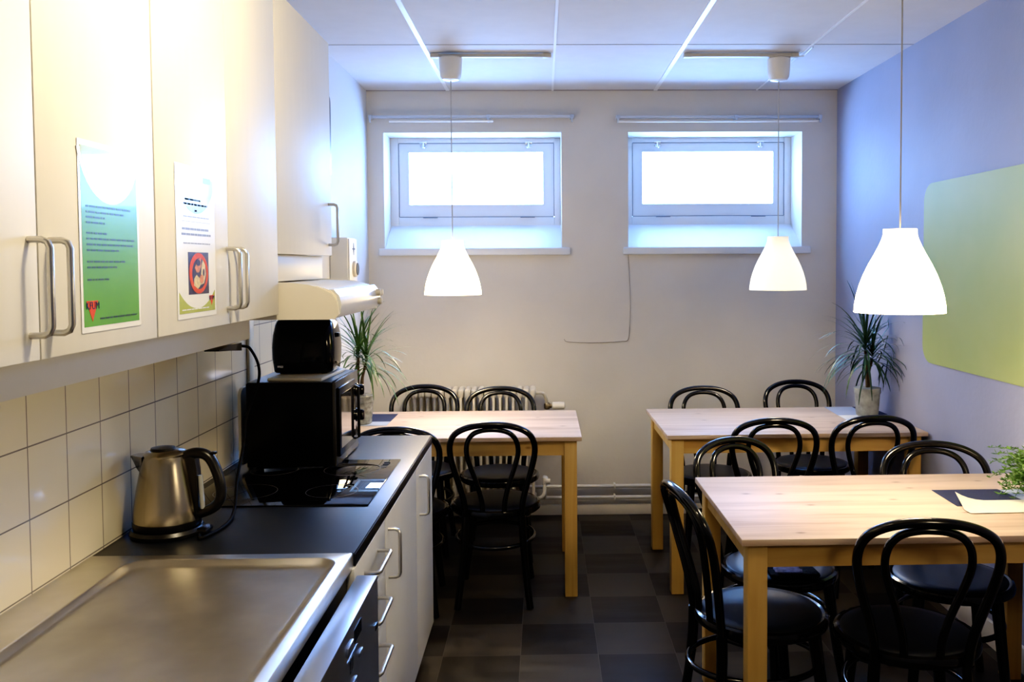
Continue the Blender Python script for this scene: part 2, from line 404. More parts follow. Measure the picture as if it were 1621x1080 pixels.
b = MB(); b.box(XR - .015, XR, YF, YB - .014, 0, .10, .004); struct('baseboard_right', b, 'cab_side')
b = MB(); b.box(XL + .003, XL + .013, 3.145, 3.20, .858, 1.40, .003); struct('trim_1', b, 'edge')
# suspended ceiling grid
k = 2
for x, w in ((-.56, .011), (.061, .006), (.674, .011), (1.28, .005)):
    struct('trim_%d' % k, MB().box(x - w, x + w, YF, YB, ZC - .004, ZC), 'tbar'); k += 1
for y in (4.272, 3.057, 1.84, .63):
    b = MB(); b.box(XL, XR, y - .003, y + .003, ZC - .0015, ZC); struct('trim_%d' % k, b, 'seam'); k += 1
b = MB(); b.box(XL, XR, YB - .008, YB, ZC - .004, ZC); struct('trim_%d' % k, b, 'seam')

# windows
def window(n, x0, x1):
    fy = YB + .25; bx0, bx1 = x0 + .02, x1 - .012; z0, z1 = 1.785, 2.302
    b = MB()                                                           # outer frame
    fw = .028
    b.box(x0, bx0 + fw, fy - .012, fy + .05, z0 - .03, WZ1, .003); b.box(bx1 - fw, x1, fy - .012, fy + .05, z0 - .03, WZ1, .003)
    b.box(bx0 + fw, bx1 - fw, fy - .012, fy + .05, z1 - fw, WZ1, .003); b.box(bx0 + fw, bx1 - fw, fy - .012, fy + .05, z0 - .03, z0 + fw, .003)
    root = struct('window_%d' % n, b, 'win')
    def part(nm, mb, mat): return obj(nm, mb, mat, root)
    b = MB(); b.box(bx0 + .014, bx1 - .014, fy + .012, fy + .03, z0 + .014, z1 - .014); 
    sx0, sx1, sz0, sz1 = bx0 + fw + .004, bx1 - fw - .004, z0 + fw + .004, z1 - fw - .004
    px0, px1, pz0, pz1 = sx0 + .057, sx1 - .062, 1.888, 2.220
    b.bm.free(); b = MB()
    for a in ((sx0, px0, sz0, sz1), (px1, sx1, sz0, sz1), (px0, px1, sz0, pz0), (px0, px1, pz1, sz1)):
        b.box(a[0], a[1], fy - .002, fy + .045, a[2], a[3])
    sash = part('sash', b, 'win')
    b = MB()
    for a in ((px0 - .002, px0 + .004, pz0, pz1), (px1 - .004, px1 + .002, pz0, pz1), (px0, px1, pz0 - .002, pz0 + .004), (px0, px1, pz1 - .004, pz1 + .002)):
        b.box(a[0], a[1], fy - .004, fy + .01, a[2], a[3])
    obj('glazing_bead', b, 'win', sash)
    obj('pane', MB().box(px0 - .01, px1 + .01, fy + .018, fy + .022, pz0 - .01, pz1 + .01), 'glass', sash)
    b = MB()
    for a in ((sx0 - .004, sx0, sz0, sz1), (sx1, sx1 + .004, sz0, sz1), (sx0, sx1, sz1, sz1 + .004), (sx0, sx1, sz0 - .004, sz0)):
        b.box(a[0], a[1], fy - .006, fy + .02, a[2], a[3])
    part('seal', b, 'win_gap')
    for t in (.18, .86):
        hx = sx0 + (sx1 - sx0) * (t - .02); b = MB()
        b.box(hx - .022, hx + .022, fy - .024, fy - .012, z1 - .035, z1 - .022, .002); b.tube([(hx, fy - .018, z1 - .03), (hx, fy - .022, z1 - .055)], .006)
        b.tube(spline([(hx - .018, fy - .018, z1 - .05), (hx, fy - .035, z1 - .062), (hx + .018, fy - .018, z1 - .05)], 5), .005, 8)
        part('latch', b, 'chrome')
    for t in (.2, .83):
        hx = sx0 + (sx1 - sx0) * t
        part('hinge', MB().box(hx - .045, hx + .045, fy - .018, fy - .006, sz0 - .008, sz0 - .001, .001), 'win_gap')
    # sloping sill down to the front board
    b = MB(); b.prism([(YB - .002, 1.60), (YB - .002, 1.617), (fy - .005, z0 - .02), (fy - .005, 1.60)], 'X', x0 + .001, x1 - .001)
    part('sill', b, 'win')
    b = MB(); b.box(x0 - .032, x1 + .05, YB - .03, YB - .001, 1.573, 1.617, .006, 3)
    part('sill_board', b, 'win')
window(1, *WIN[0]); window(2, *WIN[1])

# curtain rails above the windows
def rail(x0, x1, zr, low0, low1, label):
    t = thing('curtain_rail', label, 'curtain rail', ((x0 + x1) / 2, YB, zr), group=None)
    obj('rail', MB().box(x0, x1, YB - .045, YB - .025, zr - .007, zr + .009, .002), 'rail', t)
    obj('draw_rod', MB().tube([(low0, YB - .055, zr - .026), (low1, YB - .055, zr - .026)], .007, 8), 'white_plastic', t)
    for x in (x0 + .012, (x0 + x1) / 2 + .1, x1 - .012):
        b = MB(); b.box(x - .011, x + .011, YB - .05, YB, zr - .012, zr + .012, .002); b.box(x - .005, x + .005, YB - .058, YB - .044, zr - .034, zr - .008, .001)
        obj('bracket', b, 'rail', t)
rail(-1.025, .186, 2.389, -.90, -.29, 'silver curtain rail above the left window, white rod along its left half')
rail(.434, 1.662, 2.384, .45, 1.63, 'silver curtain rail above the right window, white rod along its whole length')

# thin painted-over cable on the back wall
b = MB(); b.tube(spline([(.510, YB - .002, 1.572), (.521, YB - .002, 1.30), (.516, YB - .002, 1.148), (.506, YB - .003, 1.062), (.463, YB - .003, 1.050), (.299, YB - .003, 1.044), (.147, YB - .003, 1.050), (.121, YB - .002, 1.066)], 6), [.0012] * 13 + [.0022] * 30, 6)
tag(obj('wall_cable', b, 'crack'), 'thin grey cable running down the back wall from the right window sill and bending left', 'cable')

# green rounded panel painted on the right wall
poly = rrect(2.45, 4.128, 1.057, 1.876, .085, 8)
tag(obj('mural', MB().prism(poly, 'X', XR - .004, XR), 'mural'), 'large yellow-green rounded rectangle on the lavender right wall', 'mural')

# black flat panel on the left wall, mostly hidden behind the end cabinet
b = MB(); b.prism(rrect(4.02, 4.325, 1.945, 2.32, .03), 'X', XL, XL + .034); t = tag(obj('wall_panel', b, 'black'), 'black rounded panel on the left wall, mostly hidden behind the farthest wall cabinet', 'panel')

# ------------------------------------------------------------------ radiator and pipes
t = thing('radiator', 'cream column radiator under the left window behind the chairs', 'radiator', (-.42, 5.22, .10))
n = 20
for i in range(n):
    x = -.785 + i * .0378
    b = MB()
    for y in (5.165, 5.225, 5.285): b.box(x - .008, x + .008, y - .014, y + .014, .15, .765, .006)
    b.box(x - .0165, x + .0165, 5.15, 5.30, .745, .800, .012, 3); b.box(x - .0165, x + .0165, 5.15, 5.30, .11, .165, .012, 3)
    obj('section', b, 'rad', t)
for x in (-.70, -.13): obj('bracket', MB().box(x - .012, x + .012, 5.20, YB - .001, .165, .19, .002), 'rad', t)
b = MB(); b.tube(spline([(-.05, 5.225, .765), (-.015, 5.225, .765), (.0, 5.225, .755), (.012, 5.24, .72), (.014, 5.25, .685)], 4), .010, 10)
v = obj('inlet_valve', b, 'rad', t)
b = MB(); b.lathe([(.012, -.02), (.018, -.015), (.018, .01), (.012, .02)], (.016, 5.25, .685), 12); b.lathe([(.010, 0), (.014, .004), (.014, .02), (.010, .024)], (.02, 5.25, .685), 12, axis='X'); obj('valve_body', b, 'brass', v)
b = MB(); b.lathe([(.016, 0), (.022, .004), (.023, .05), (.021, .072), (.012, .078)], (.045, 5.25, .685), 20, axis='X'); obj('thermostat_head', b, 'white_plastic', v)
b = MB(); b.tube(spline([(-.05, 5.225, .14), (-.02, 5.225, .15), (-.005, 5.225, .17), (-.002, 5.235, .20), (.0, 5.25, .235)], 4), .010, 10)
b.lathe([(.010, -.03), (.019, -.02), (.019, .02), (.010, .03)], (.0, 5.25, .24), 12); b.lathe([(.009, 0), (.016, .008), (.016, .03)], (.0, 5.235, .24), 12, axis='X')
b.tube([(.0, 5.25, .22), (.0, 5.29, .15), (.0, 5.33, .115)], .009, 10); obj('return_valve', b, 'pipe', t)
b = MB(); b.tube(spline([(.016, 5.25, .665), (.02, 5.26, .60), (.075, 5.31, .45), (.105, 5.335, .40), (.11, 5.337, .3), (.11, 5.337, .19)], 5), .009, 10); obj('riser', b, 'pipe', t)
for z, lab in ((.180, 'upper white heating pipe along the foot of the back wall'), (.112, 'lower white heating pipe along the foot of the back wall, just above the baseboard')):
    t = thing('heating_pipe', lab, 'pipe', (.4, YB - .04, z), group='heating pipes')
    obj('pipe', MB().tube([(XL + .002, YB - .035, z), (XR - .002, YB - .035, z)], .011, 12), 'pipe', t)
    for x in (.42, 1.3):
        b = MB(); b.box(x - .006, x + .006, YB - .050, YB, z - .014, z + .014, .002); obj('clip', b, 'pipe', t)

# ------------------------------------------------------------------ pendants
for x0, x1, lab in ((-.545, .045, 'beige track bar on the ceiling above the left pendant'), (.695, 1.262, 'beige track bar on the ceiling above the far right pendant')):
    b = MB(); b.box(x0, x1, 4.425, 4.455, ZC - .022, ZC - .0045, .003)
    t = thing('ceiling_track', lab, 'track', ((x0 + x1) / 2, 4.44, ZC - .0045))
    obj('track', b, 'cream_plastic', t)
    for x in (x0 + .02, x1 - .02): obj('end_cap', MB().box(x - .02, x + .02, 4.422, 4.458, ZC - .024, ZC - .004, .003), 'cream_plastic', t)
    if x0 > 0: obj('feed_wire', MB().tube(spline([(x1, 4.44, ZC - .018), (x1 + .025, 4.44, ZC - .016), (x1 + .03, 4.42, ZC - .012), (x1 + .03, 4.30, ZC - .006)], 5), .003, 8), 'white_plastic', t)
SH = [(0, .37), (.07, .372), (.12, .40), (.2, .465), (.3, .56), (.42, .685), (.55, .80), (.68, .89), (.8, .952), (.92, .99), (1.0, 1.0)]
def pendant(x, y, zb, label, shade, power, canopy=True):
    H, Rr = .266, .140
    t = thing('pendant_lamp', label, 'pendant lamp', (x, y, zb), group='white bell pendants')
    outer = [(Rr * r, H * (1 - f)) for f, r in SH]
    prof = outer + [(r - .003, h) for r, h in reversed(outer)]
    b = MB(); b.lathe(prof, (x, y, zb), 48, False, False); b.lathe([(outer[0][0], H), (.012, H + .001)], (x, y, zb), 48, False, False)
    obj('lamp_shade', b, shade, t, ang=50)
    b = MB(); b.lathe([(.020, H), (.016, H - .05), (.020, H - .06), (.019, H - .08)], (x, y, zb), 20); obj('lamp_holder', b, 'white_plastic', t)
    b = MB(); b.lathe([(.013, .185), (.016, .17), (.028, .14), (.030, .115), (.022, .09), (.006, .083)], (x, y, zb), 20); obj('bulb', b, 'bulb', t)
    ct = ZC - (.135 if canopy else .135)
    b = MB(); b.tube([(x, y, zb + H - .005), (x, y, ct + .03)], .0026, 8); obj('cord', b, 'cord', t)
    b = MB(); b.lathe([(.022, 0), (.040, .005), (.050, .02), (.054, .05), (.057, .108), (.050, .113)], (x, y, ct), 32); obj('ceiling_cup', b, 'white_plastic', t)
    l = D.lights.new('bulb_light', 'POINT'); l.energy = power; l.color = (1, .82, .58); l.shadow_soft_size = .04
    lo = D.objects.new('bulb_light', l); C.objects.link(lo); lo.location = (x, y, zb + .065)
PW = 13.0
pendant(-.447, 4.44, 1.371, 'white glowing bell pendant hanging in front of the left window', 'shade', PW)
pendant(1.172, 4.465, 1.383, 'creamier, dimmer white bell pendant hanging before the right window', 'shade_dim', PW * .55)
pendant(1.140, 2.85, 1.358, 'largest, nearest white bell pendant glowing over the front table', 'shade', PW * 1.1)

# ------------------------------------------------------------------ wall cabinets
CX = -.730
def cabinet_up(name_lab, y0, y1, z0, z1, doors, handles):
    t = thing('wall_cabinet', name_lab, 'cabinet', (XL, (y0 + y1) / 2, z0), group='white wall cabinets')
    obj('carcass', MB().box(XL + .004, CX - .020, y0 + .001, y1 - .001, z0 + .002, z1, .001), 'cab_side', t)
    for (a, c), hy in zip(doors, handles):
        d = obj('door', MB().box(CX - .018, CX, a + .0015, c - .0015, z0, z1, .0018), 'cab', t)
        b = MB(); hz = z0 + .032; u_handle(b, 'Z', hz + .005, hz + .142, CX - .002, CX + .031, hy); obj('handle', b, 'handle', d)
    return t
ZB, ZT = 1.385, 2.278
cabinet_up('white two-door wall cabinet nearest the camera, bearing both printed notices', .905, 1.708, ZB, ZT, [(.905, 1.313), (1.313, 1.708)], [1.288, 1.342])
cabinet_up('white two-door wall cabinet between the printed notices and the hood', 1.710, 2.487, ZB, ZT, [(1.710, 2.100), (2.100, 2.487)], [2.084, 2.132])
cabinet_up('shorter white wall cabinet above the cooker hood', 2.489, 3.120, 1.552, ZT, [(2.489, 3.120)], [3.075])
b = MB(); b.box(-.812, -.796, .905, 2.44, 1.322, 1.386, .001); tag(obj('light_pelmet', b, 'cab_side'), 'long grey strip board under the two near wall cabinets', 'pelmet')

# notices taped to the cabinet doors
def notice(y0, y1, z0, z1, label, kind):
    X = CX + .0008; rnd = random.Random(kind)
    t = thing('notice', label, 'notice', (X, (y0 + y1) / 2, z0))
    W, H = y1 - y0, z1 - z0; tl = .10 * W if kind == 1 else .04 * W
    # coordinates u,v in 0..1 -> Y,Z
    U = lambda u: y0 + u * W
    V = lambda v: z0 + v * H
    def flat(nm, poly, mat, h, par=t):
        return obj(nm, MB().prism([(U(u), V(v)) for u, v in poly], 'X', X, X + h), mat, par)
    sheet = flat('sheet', [(0, 0), (1, 0), (1, 1), (0, 1)], 'sheet', .0006)
    def arc(cx, cv, r, a0, a1, n=24): return [(cx + r * math.cos(math.radians(a0 + (a1 - a0) * k / n)), cv + r * W / H * math.sin(math.radians(a0 + (a1 - a0) * k / n))) for k in range(n + 1)]
    def lines(nm, rows, h, mat):
        b = MB()
        for v, u0, u1, hh in rows:
            u = u0
            while u < u1 - .01:
                w = min(rnd.uniform(.03, .11), u1 - u); b.box(X, X + h, U(u), U(u + w), V(v), V(v + hh)); u += w + .014
        return obj(nm, b, mat, t)
    if kind == 1:
        flat('green_field', [(.035, .03), (.965, .03), (.965, .97), (.035, .97)], 'p_green', .0009)
        ce = (.5, 1.04); r = .50
        a = math.degrees(math.asin((.97 - ce[1]) / (r * W / H)))
        flat('header_ring', arc(*ce, r + .03, 180 - a + 1, 360 + a - 1), 'sheet', .0011)
        flat('header', [(max(.036, min(.964, u)), min(v, .969)) for u, v in arc(*ce, r - .015, 180 - a, 360 + a)], 'p_olive', .0013)
        rows = [(v, .1, e, .010) for v, e in ((.655, .86), (.625, .72), (.598, .40), (.570, .40), (.515, .42), (.485, .9), (.455, .88), (.425, .62), (.365, .74), (.335, .58), (.27, .44))]
        lines('text', rows, .0012, 'p_ink')
        lines('footer_text', [(.062, .28, .92, .010)], .0012, 'p_ink')
        e = flat('emblem', [(.07, .165), (.25, .165), (.16, .055)], 'p_red', .0013)
        m4 = Matrix(((0, 0, 1, X + .0016), (1, 0, 0, U(.165)), (0, 1, 0, V(.138)), (0, 0, 0, 1)))
        obj('emblem_text', text_into(MB(), 'KFUM', .017, m4), 'p_navy', e)
    else:
        cir = [(max(.04, min(.96, u)), min(v, .97)) for u, v in arc(.5, 1.06, .55, 200, 340)]
        flat('header', cir, 'p_sky', .0009)
        flat('header_photo', [(.70, .905), (.90, .905), (.90, .945), (.70, .945)], 'p_grey', .0011)
        lines('heading', [(.775, .22, .62, .012), (.745, .18, .80, .012), (.705, .46, .54, .012)], .0009, 'p_grey')
        lines('text', [(.665, .18, .84, .006), (.635, .14, .86, .002), (.580, .14, .84, .014), (.545, .13, .88, .014), (.49, .17, .86, .007)], .0009, 'p_grey')
        ph = flat('dish_picture', [(.27, .155), (.80, .155), (.80, .435), (.27, .435)], 'p_dark', .0009)
        el = lambda cu, cv, ru, rv, n=22: [(cu + ru * math.cos(2 * PI * k / n), cv + rv * math.sin(2 * PI * k / n)) for k in range(n)]
        flat('plate', el(.535, .295, .245, .136, 40), 'p_red', .0012, ph)
        flat('plate_well', el(.545, .292, .185, .104, 36), 'p_dark', .0013, ph)
        flat('filling', [(.56, .215), (.66, .225), (.71, .28), (.70, .35), (.64, .385), (.60, .33), (.58, .27)], 'p_cream', .0014, ph)
        flat('sauce', [(.43, .33), (.50, .385), (.585, .40), (.60, .345), (.53, .30), (.47, .30)], 'p_orange', .0015, ph)
        flat('beans', el(.52, .365, .055, .022), 'p_dark', .0016, ph)
        flat('rice', [(.40, .215), (.50, .19), (.57, .215), (.55, .26), (.47, .285), (.41, .26)], 'p_cream', .0014, ph)
        flat('salsa', el(.60, .255, .05, .03), 'p_orange', .0015, ph)
        flat('olive', el(.66, .30, .022, .025), 'p_dark', .0016, ph)
        flat('footer_band', [(.04, .035), (.96, .035), (.96, .175)] + [(.04 + .92 * k / 16, .062 + .113 * abs(k / 8 - 1) ** 2.2) for k in range(15, -1, -1)], 'p_olive', .0009)
        lines('footer_text', [(.055, .1, .8, .007)], .0011, 'sheet')
        e = flat('emblem', [(.80, .14), (.93, .14), (.865, .07)], 'p_red', .0012)
        m4 = Matrix(((0, 0, 1, X + .0015), (1, 0, 0, U(.865)), (0, 1, 0, V(.122)), (0, 0, 0, 1)))
        obj('emblem_text', text_into(MB(), 'KFUM', .012, m4), 'p_navy', e)
notice(1.428, 1.636, 1.414, 1.722, 'green printed notice with white arc and red triangle emblem on near cabinet door', 1)
notice(1.800, 2.010, 1.412, 1.726, 'white printed notice with a small picture of a red dish on cabinet door', 2)

# ------------------------------------------------------------------ cooker hood, filler, control box
Y0h, Y1h = 2.495, 3.115
t = thing('cooker_hood', 'cream cooker hood with curved top and silver front edge under the short cabinet', 'cooker hood', (XL, 2.8, 1.36))
prof = [(XL + .004, 1.372), (-.583, 1.372), (-.574, 1.385), (-.572, 1.41), (-.577, 1.436), (-.592, 1.450), (-.63, 1.462), (-.68, 1.468), (-.74, 1.470), (XL + .004, 1.470)]
obj('body', MB().prism(prof, 'Y', Y0h + .012, Y1h - .012), 'hood', t)
sp = [(XL + .004, 1.369), (-.580, 1.369), (-.568, 1.384), (-.572, 1.418), (-.586, 1.440), (-.61, 1.454), (-.65, 1.466), (-.70, 1.472), (-.75, 1.474), (XL + .004, 1.474)]
for a in (Y0h, Y1h - .012): obj('side_panel', MB().prism(sp, 'Y', a, a + .012), 'hood', t)
b = MB(); b.prism([(-.585, 1.371), (-.574, 1.374), (-.565, 1.388), (-.563, 1.41), (-.569, 1.436), (-.583, 1.452), (-.60, 1.452)], 'Y', Y0h + .0125, Y1h - .0125); obj('front_strip', b, 'hood_face', t)
for y, z in ((3.05, 1.427), (3.09, 1.427), (3.07, 1.398)):
    b = MB(); b.lathe([(.012, 0), (.012, .012), (.009, .016)], (-.567, y, z), 16, axis='X'); obj('knob', b, 'cream_plastic', t)
b = MB(); b.box(-.90, -.755, 2.50, 3.085, 1.474, 1.551, .002); tag(obj('filler_box', b, 'hood'), 'cream box panel between the cooker hood and the short cabinet', 'panel')
t = thing('control_box', 'white wall box with star mark and dark oval knob beyond the hood', 'control box', (XL, 4.49, 1.40))
obj('housing', MB().box(XL, -.953, 4.40, 4.585, 1.38, 1.655, .006), 'white_plastic', t)
obj('front_cover', MB().box(-.9525, -.946, 4.405, 4.58, 1.385, 1.65, .003), 'white_plastic', t)
b = MB()
pts = []
for k2 in range(8):
    a = 2 * PI * k2 / 8; r = .030 if k2 % 2 == 0 else .008; pts.append((4.50 + r * math.sin(a) * 1.2, 1.60 + r * math.cos(a)))
b.prism(pts, 'X', -.9465, -.9445); obj('star_mark', b, 'dark_mark', t)
b = MB(); b.lathe([(.040, 0), (.040, .012), (.034, .018)], (-.946, 4.50, 1.50), 24, axis='X'); obj('knob', b, 'cream_plastic', t)
obj('knob_face', MB().lathe([(.031, 0), (.030, .003)], (-.928, 4.50, 1.50), 24, axis='X'), 'dark_mark', t)

# ------------------------------------------------------------------ base units
CT = .858; CE = -.440
b = MB(); b.box(XL + .003, CE, 2.047, 3.470, CT - .032, CT, .003); t = thing('worktop', 'dark grey laminate worktop along the tiled wall', 'worktop', (-.74, 2.75, CT - .032))
obj('top', b, 'worktop', t)
obj('front_edge', MB().box(CE, CE + .0025, 2.047, 3.470, CT - .032, CT - .003, .001), 'worktop_edge', t)
obj('end_edge', MB().box(XL + .01, CE, 3.470, 3.472, CT - .032, CT - .003), 'worktop_edge', t)

t = thing('sink_top', 'brushed stainless steel sink top with recessed drainer at near end of worktop', 'sink', (-.74, 1.3, CT - .035))
SY0 = .62
o0 = rrect(XL + .003, -.443, SY0, 2.046, .003); inner = lambda r, dx: rrect(-.930 + dx, -.470 - dx, .80 + dx, 2.002 - dx, r)
ring = lambda p, z: [(x, y, z) for x, y in p]
b = MB(); b.rings([ring(o0, CT - .03), ring(o0, CT - .001), ring(rrect(XL + .005, -.445, SY0 + .002, 2.044, .003), CT + .001), ring(inner(.055, -.012), CT + .001), ring(inner(.05, -.008), CT + .0035), ring(inner(.048, -.002), CT + .0025), ring(inner(.044, .006), CT - .006), ring(inner(.038, .018), CT - .010)], cap0=False, cap1=True)
obj('drainer', b, 'steel', t, ang=60)
obj('front_lip', MB().box(-.446, -.4425, SY0, 2.046, CT - .034, CT - .002, .001), 'steel', t)

def base_unit(label, cat, y0, y1, name):
    t = thing(name, label, cat, (-.74, (y0 + y1) / 2, 0))
    obj('carcass', MB().box(XL + .004, -.458, y0 + .001, y1 - .001, .125, CT - .033, .001), 'cab_side', t)
    obj('plinth', MB().box(XL + .03, -.50, y0, y1, .001, .125), 'plinth', t)
    return t
FX = -.437
t = base_unit('white base unit of drawers between the dishwasher and the hob unit', 'drawer unit', 2.030, 2.430, 'drawer_cabinet')
zs = [.826, .700, .574, .448, .290, .130]
for i in range(5):
    d = obj('drawer', MB().box(FX - .018, FX, 2.032, 2.4285, zs[i + 1] + .0015, zs[i] - .0015, .0015), 'base_front', t)
    b = MB(); u_handle(b, 'Y', 2.145, 2.318, FX - .002, FX + .036, zs[i] - .050, .0052); obj('handle', b, 'handle', d)
for y0, y1, hy, lab in ((2.431, 3.03, 2.476, 'white base cabinet below the hob, handle at its near edge'), (3.031, 3.440, 3.10, 'white base cabinet at the far end of the worktop beside the left table')):
    t = base_unit(lab, 'cabinet', y0, y1, 'base_cabinet'); t['group'] = 'base cabinets'
    d = obj('door', MB().box(FX - .018, FX, y0 + .0015, y1 - .0015, .130, .8245, .0015), 'base_front', t)
    obj('edge_band', MB().box(FX - .0175, FX - .0003, y0 + .0002, y0 + .0014, .131, .8235), 'edge', d)
    b = MB(); u_handle(b, 'Z', .650, .785, FX - .002, FX + .032, hy, .0052); obj('handle', b, 'handle', d)
obj('end_panel', MB().box(XL + .004, FX - .001, 3.4405, 3.456, .126, CT - .033, .001), 'base_front', t)
# dishwasher
t = thing('dishwasher', 'stainless steel dishwasher standing proud of the sink top front', 'dishwasher', (-.7, 1.72, 0))
obj('cabinet_body', MB().box(XL + .03, -.452, 1.425, 2.018, .10, CT - .036, .002), 'black', t)
d = obj('door', MB().box(-.430, -.382, 1.422, 2.022, .13, .815, .003), 'dw_steel', t)
obj('control_display', MB().box(-.3825, -.3812, 1.765, 1.835, .765, .792), 'black_gloss', d)
obj('display_lower', MB().box(-.3825, -.3812, 1.722, 1.752, .722, .750), 'black_gloss', d)
obj('rocker_switch', MB().box(-.3825, -.376, 1.69, 1.74, .768, .788, .003), 'dw_steel', d)
for y, z in ((1.80, .722), (1.74, .69)): obj('button', MB().box(-.3825, -.378, y, y + .034, z, z + .009, .002), 'dw_steel', d)
obj('edge_mark', MB().box(-.3825, -.3812, 1.985, 2.008, .70, .712), 'black_gloss', d)
obj('trim_line', MB().box(-.3825, -.3805, 1.70, 1.79, .7535, .756), 'chrome', d)
obj('plinth', MB().box(XL + .05, -.47, 1.425, 2.018, .001, .10), 'plinth', t)

# hob
t = thing('hob', 'black glass ceramic hob set into the worktop under the mini oven', 'hob', (-.74, 2.735, CT))
obj('glass_plate', MB().box(-1.005, -.486, 2.450, 3.022, CT - .001, CT + .0045, .0015), 'hob', t)
for x, y, r in ((-.87, 2.60, .09), (-.62, 2.60, .075), (-.87, 2.88, .075), (-.62, 2.88, .09)):
    b = MB(); b.lathe([(r - .002, .0046), (r - .002, .0049), (r, .0049), (r, .0046)], (x, y, CT), 48, False, False); obj('cooking_zone', b, 'hob_mark', t)
b = MB()
for i in range(4): b.box(-.535, -.515, 2.90 + i * .025, 2.906 + i * .025, CT + .0045, CT + .0048)
obj('touch_controls', b, 'hob_mark', t)

# mini oven
OX0, OX1, OY0, OY1, OZ0, OZ1 = -.966, -.676, 2.905, 3.255, .8645, 1.142
t = thing('mini_oven', 'black mini oven with glass door and two knobs on the hob', 'oven', (-.82, 3.08, CT + .0045))
obj('body', MB().box(OX0, OX1 - .012, OY0, OY1, OZ0, OZ1 - .002, .006), 'oven_black', t)
obj('top_plate', MB().box(OX0 + .006, OX1 - .015, OY0 + .006, OY1 - .006, OZ1 - .003, OZ1, .001), 'oven_top', t)
face = obj('front_frame', MB().box(OX1 - .012, OX1, OY0, OY1, OZ0, OZ1, .003), 'oven_face', t)
d = obj('door', MB().box(OX1, OX1 + .010, OY0 + .012, OY1 - .092, OZ0 + .03, OZ1 - .022, .003), 'oven_black', t)
obj('door_glass', MB().box(OX1 + .0095, OX1 + .0112, OY0 + .03, OY1 - .108, OZ0 + .055, OZ1 - .045), 'oven_glass', d)
b = MB(); b.tube([(OX1 + .008, OY1 - .100, OZ0 + .045), (OX1 + .022, OY1 - .100, OZ0 + .05), (OX1 + .022, OY1 - .100, OZ1 - .05), (OX1 + .008, OY1 - .100, OZ1 - .045)], .005, 8); obj('door_handle', b, 'black', d)
for z in (OZ1 - .068, OZ1 - .158):
    b = MB(); b.lathe([(.024, 0), (.024, .006), (.020, .010), (.019, .026), (.016, .029)], (OX1, OY1 - .045, z), 24, axis='X'); kb = obj('knob', b, 'black_gloss', t)
    obj('pointer', MB().box(OX1 + .0285, OX1 + .031, OY1 - .048, OY1 - .042, z - .016, z + .016, .001), 'black', kb)
for x in (OX0 + .03, OX1 - .04):
    for y in (OY0 + .035, OY1 - .03):
        b = MB(); b.lathe([(.012, 0), (.014, OZ0 - CT - .0045)], (x, y, CT + .0045), 14); obj('foot', b, 'black', t)

# boards and toaster
b = MB(); b.box(-.090, .090, -.145, .145, 0, .011, .004); b.xform(Matrix.Translation((-.806, 3.068, OZ1)) @ Matrix.Rotation(-.05, 4, 'Z'))
tag(obj('cutting_board', b, 'board', at=(-.806, 3.068, OZ1)), 'white cutting board lying on the mini oven under the toaster', 'cutting board')
b = MB(); b.prism(rrect(2.93, 3.125, CT + .006, 1.118, .03), 'X', -1.0, -.99); b.xform(Matrix.Translation((0, 0, 0)))
tag(obj('cutting_board', b, 'board', at=(-1.0, 3.03, CT + .0045)), 'white board standing on edge between the tiled wall and the mini oven', 'cutting board')
tx, ty, tz = -.817, 3.105, OZ1 + .0112
t = thing('toaster', 'glossy black toaster standing on the white board on the mini oven', 'toaster', (tx, ty, tz))
def trect(hx, hy, r, z): return [(tx + x, ty + y, tz + z) for x, y in rrect(-hx, hx, -hy, hy, r, 6)]
b = MB(); b.rings([trect(.096, .076, .03, .004), trect(.100, .080, .034, .010), trect(.105, .083, .036, .05), trect(.106, .084, .036, .09), trect(.103, .081, .036, .13), trect(.096, .076, .036, .165), trect(.092, .072, .036, .178), trect(.085, .065, .034, .185), trect(.07, .05, .03, .187)])
obj('body', b, 'black_gloss', t, ang=60)
for y in (-.025, .025): obj('slot', MB().box(tx - .062, tx + .062, ty + y - .012, ty + y + .012, tz + .186, tz + .190, .002), 'black', t)
obj('lever', MB().box(tx + .10, tx + .112, ty - .015, ty + .015, tz + .12, tz + .135, .003), 'black', t)
obj('lever_base', MB().box(tx - .08, tx - .06, ty - .082, ty - .078, tz + .022, tz + .030, .001), 'chrome', t)
for sx in (-.07, .07):
    for sy in (-.05, .05): obj('foot', MB().lathe([(.01, 0), (.011, .006)], (tx + sx, ty + sy, tz), 12), 'black', t)

# kettle
kx, ky, kz = -.938, 2.222, CT
t = thing('kettle', 'brushed steel electric kettle with black handle on the worktop by the tiles', 'kettle', (kx, ky, kz))
b = MB(); b.lathe([(.074, 0), (.086, .002), (.088, .010), (.082, .018), (.06, .021)], (kx, ky, kz), 40); b.box(kx + .05, kx + .105, ky - .026, ky + .026, kz + .001, kz + .016, .007); obj('power_base', b, 'black', t)
b = MB(); b.lathe([(.070, .022), (.077, .026), (.0785, .034), (.076, .07), (.070, .11), (.062, .15), (.056, .178), (.052, .192), (.050, .196)], (kx, ky, kz), 48); obj('body', b, 'kettle_steel', t, ang=50)
b = MB(); b.lathe([(.0775, .020), (.0800, .024), (.0800, .036), (.077, .038)], (kx, ky, kz), 48); obj('bottom_ring', b, 'black', t)
b = MB(); b.lathe([(.051, .194), (.052, .199), (.046, .205), (.03, .209), (.01, .211)], (kx, ky, kz), 40); lid = obj('lid', b, 'kettle_steel', t)
b = MB(); b.lathe([(.030, .208), (.028, .214), (.012, .217)], (kx - .006, ky, kz), 24); obj('lid_knob', b, 'black', lid)
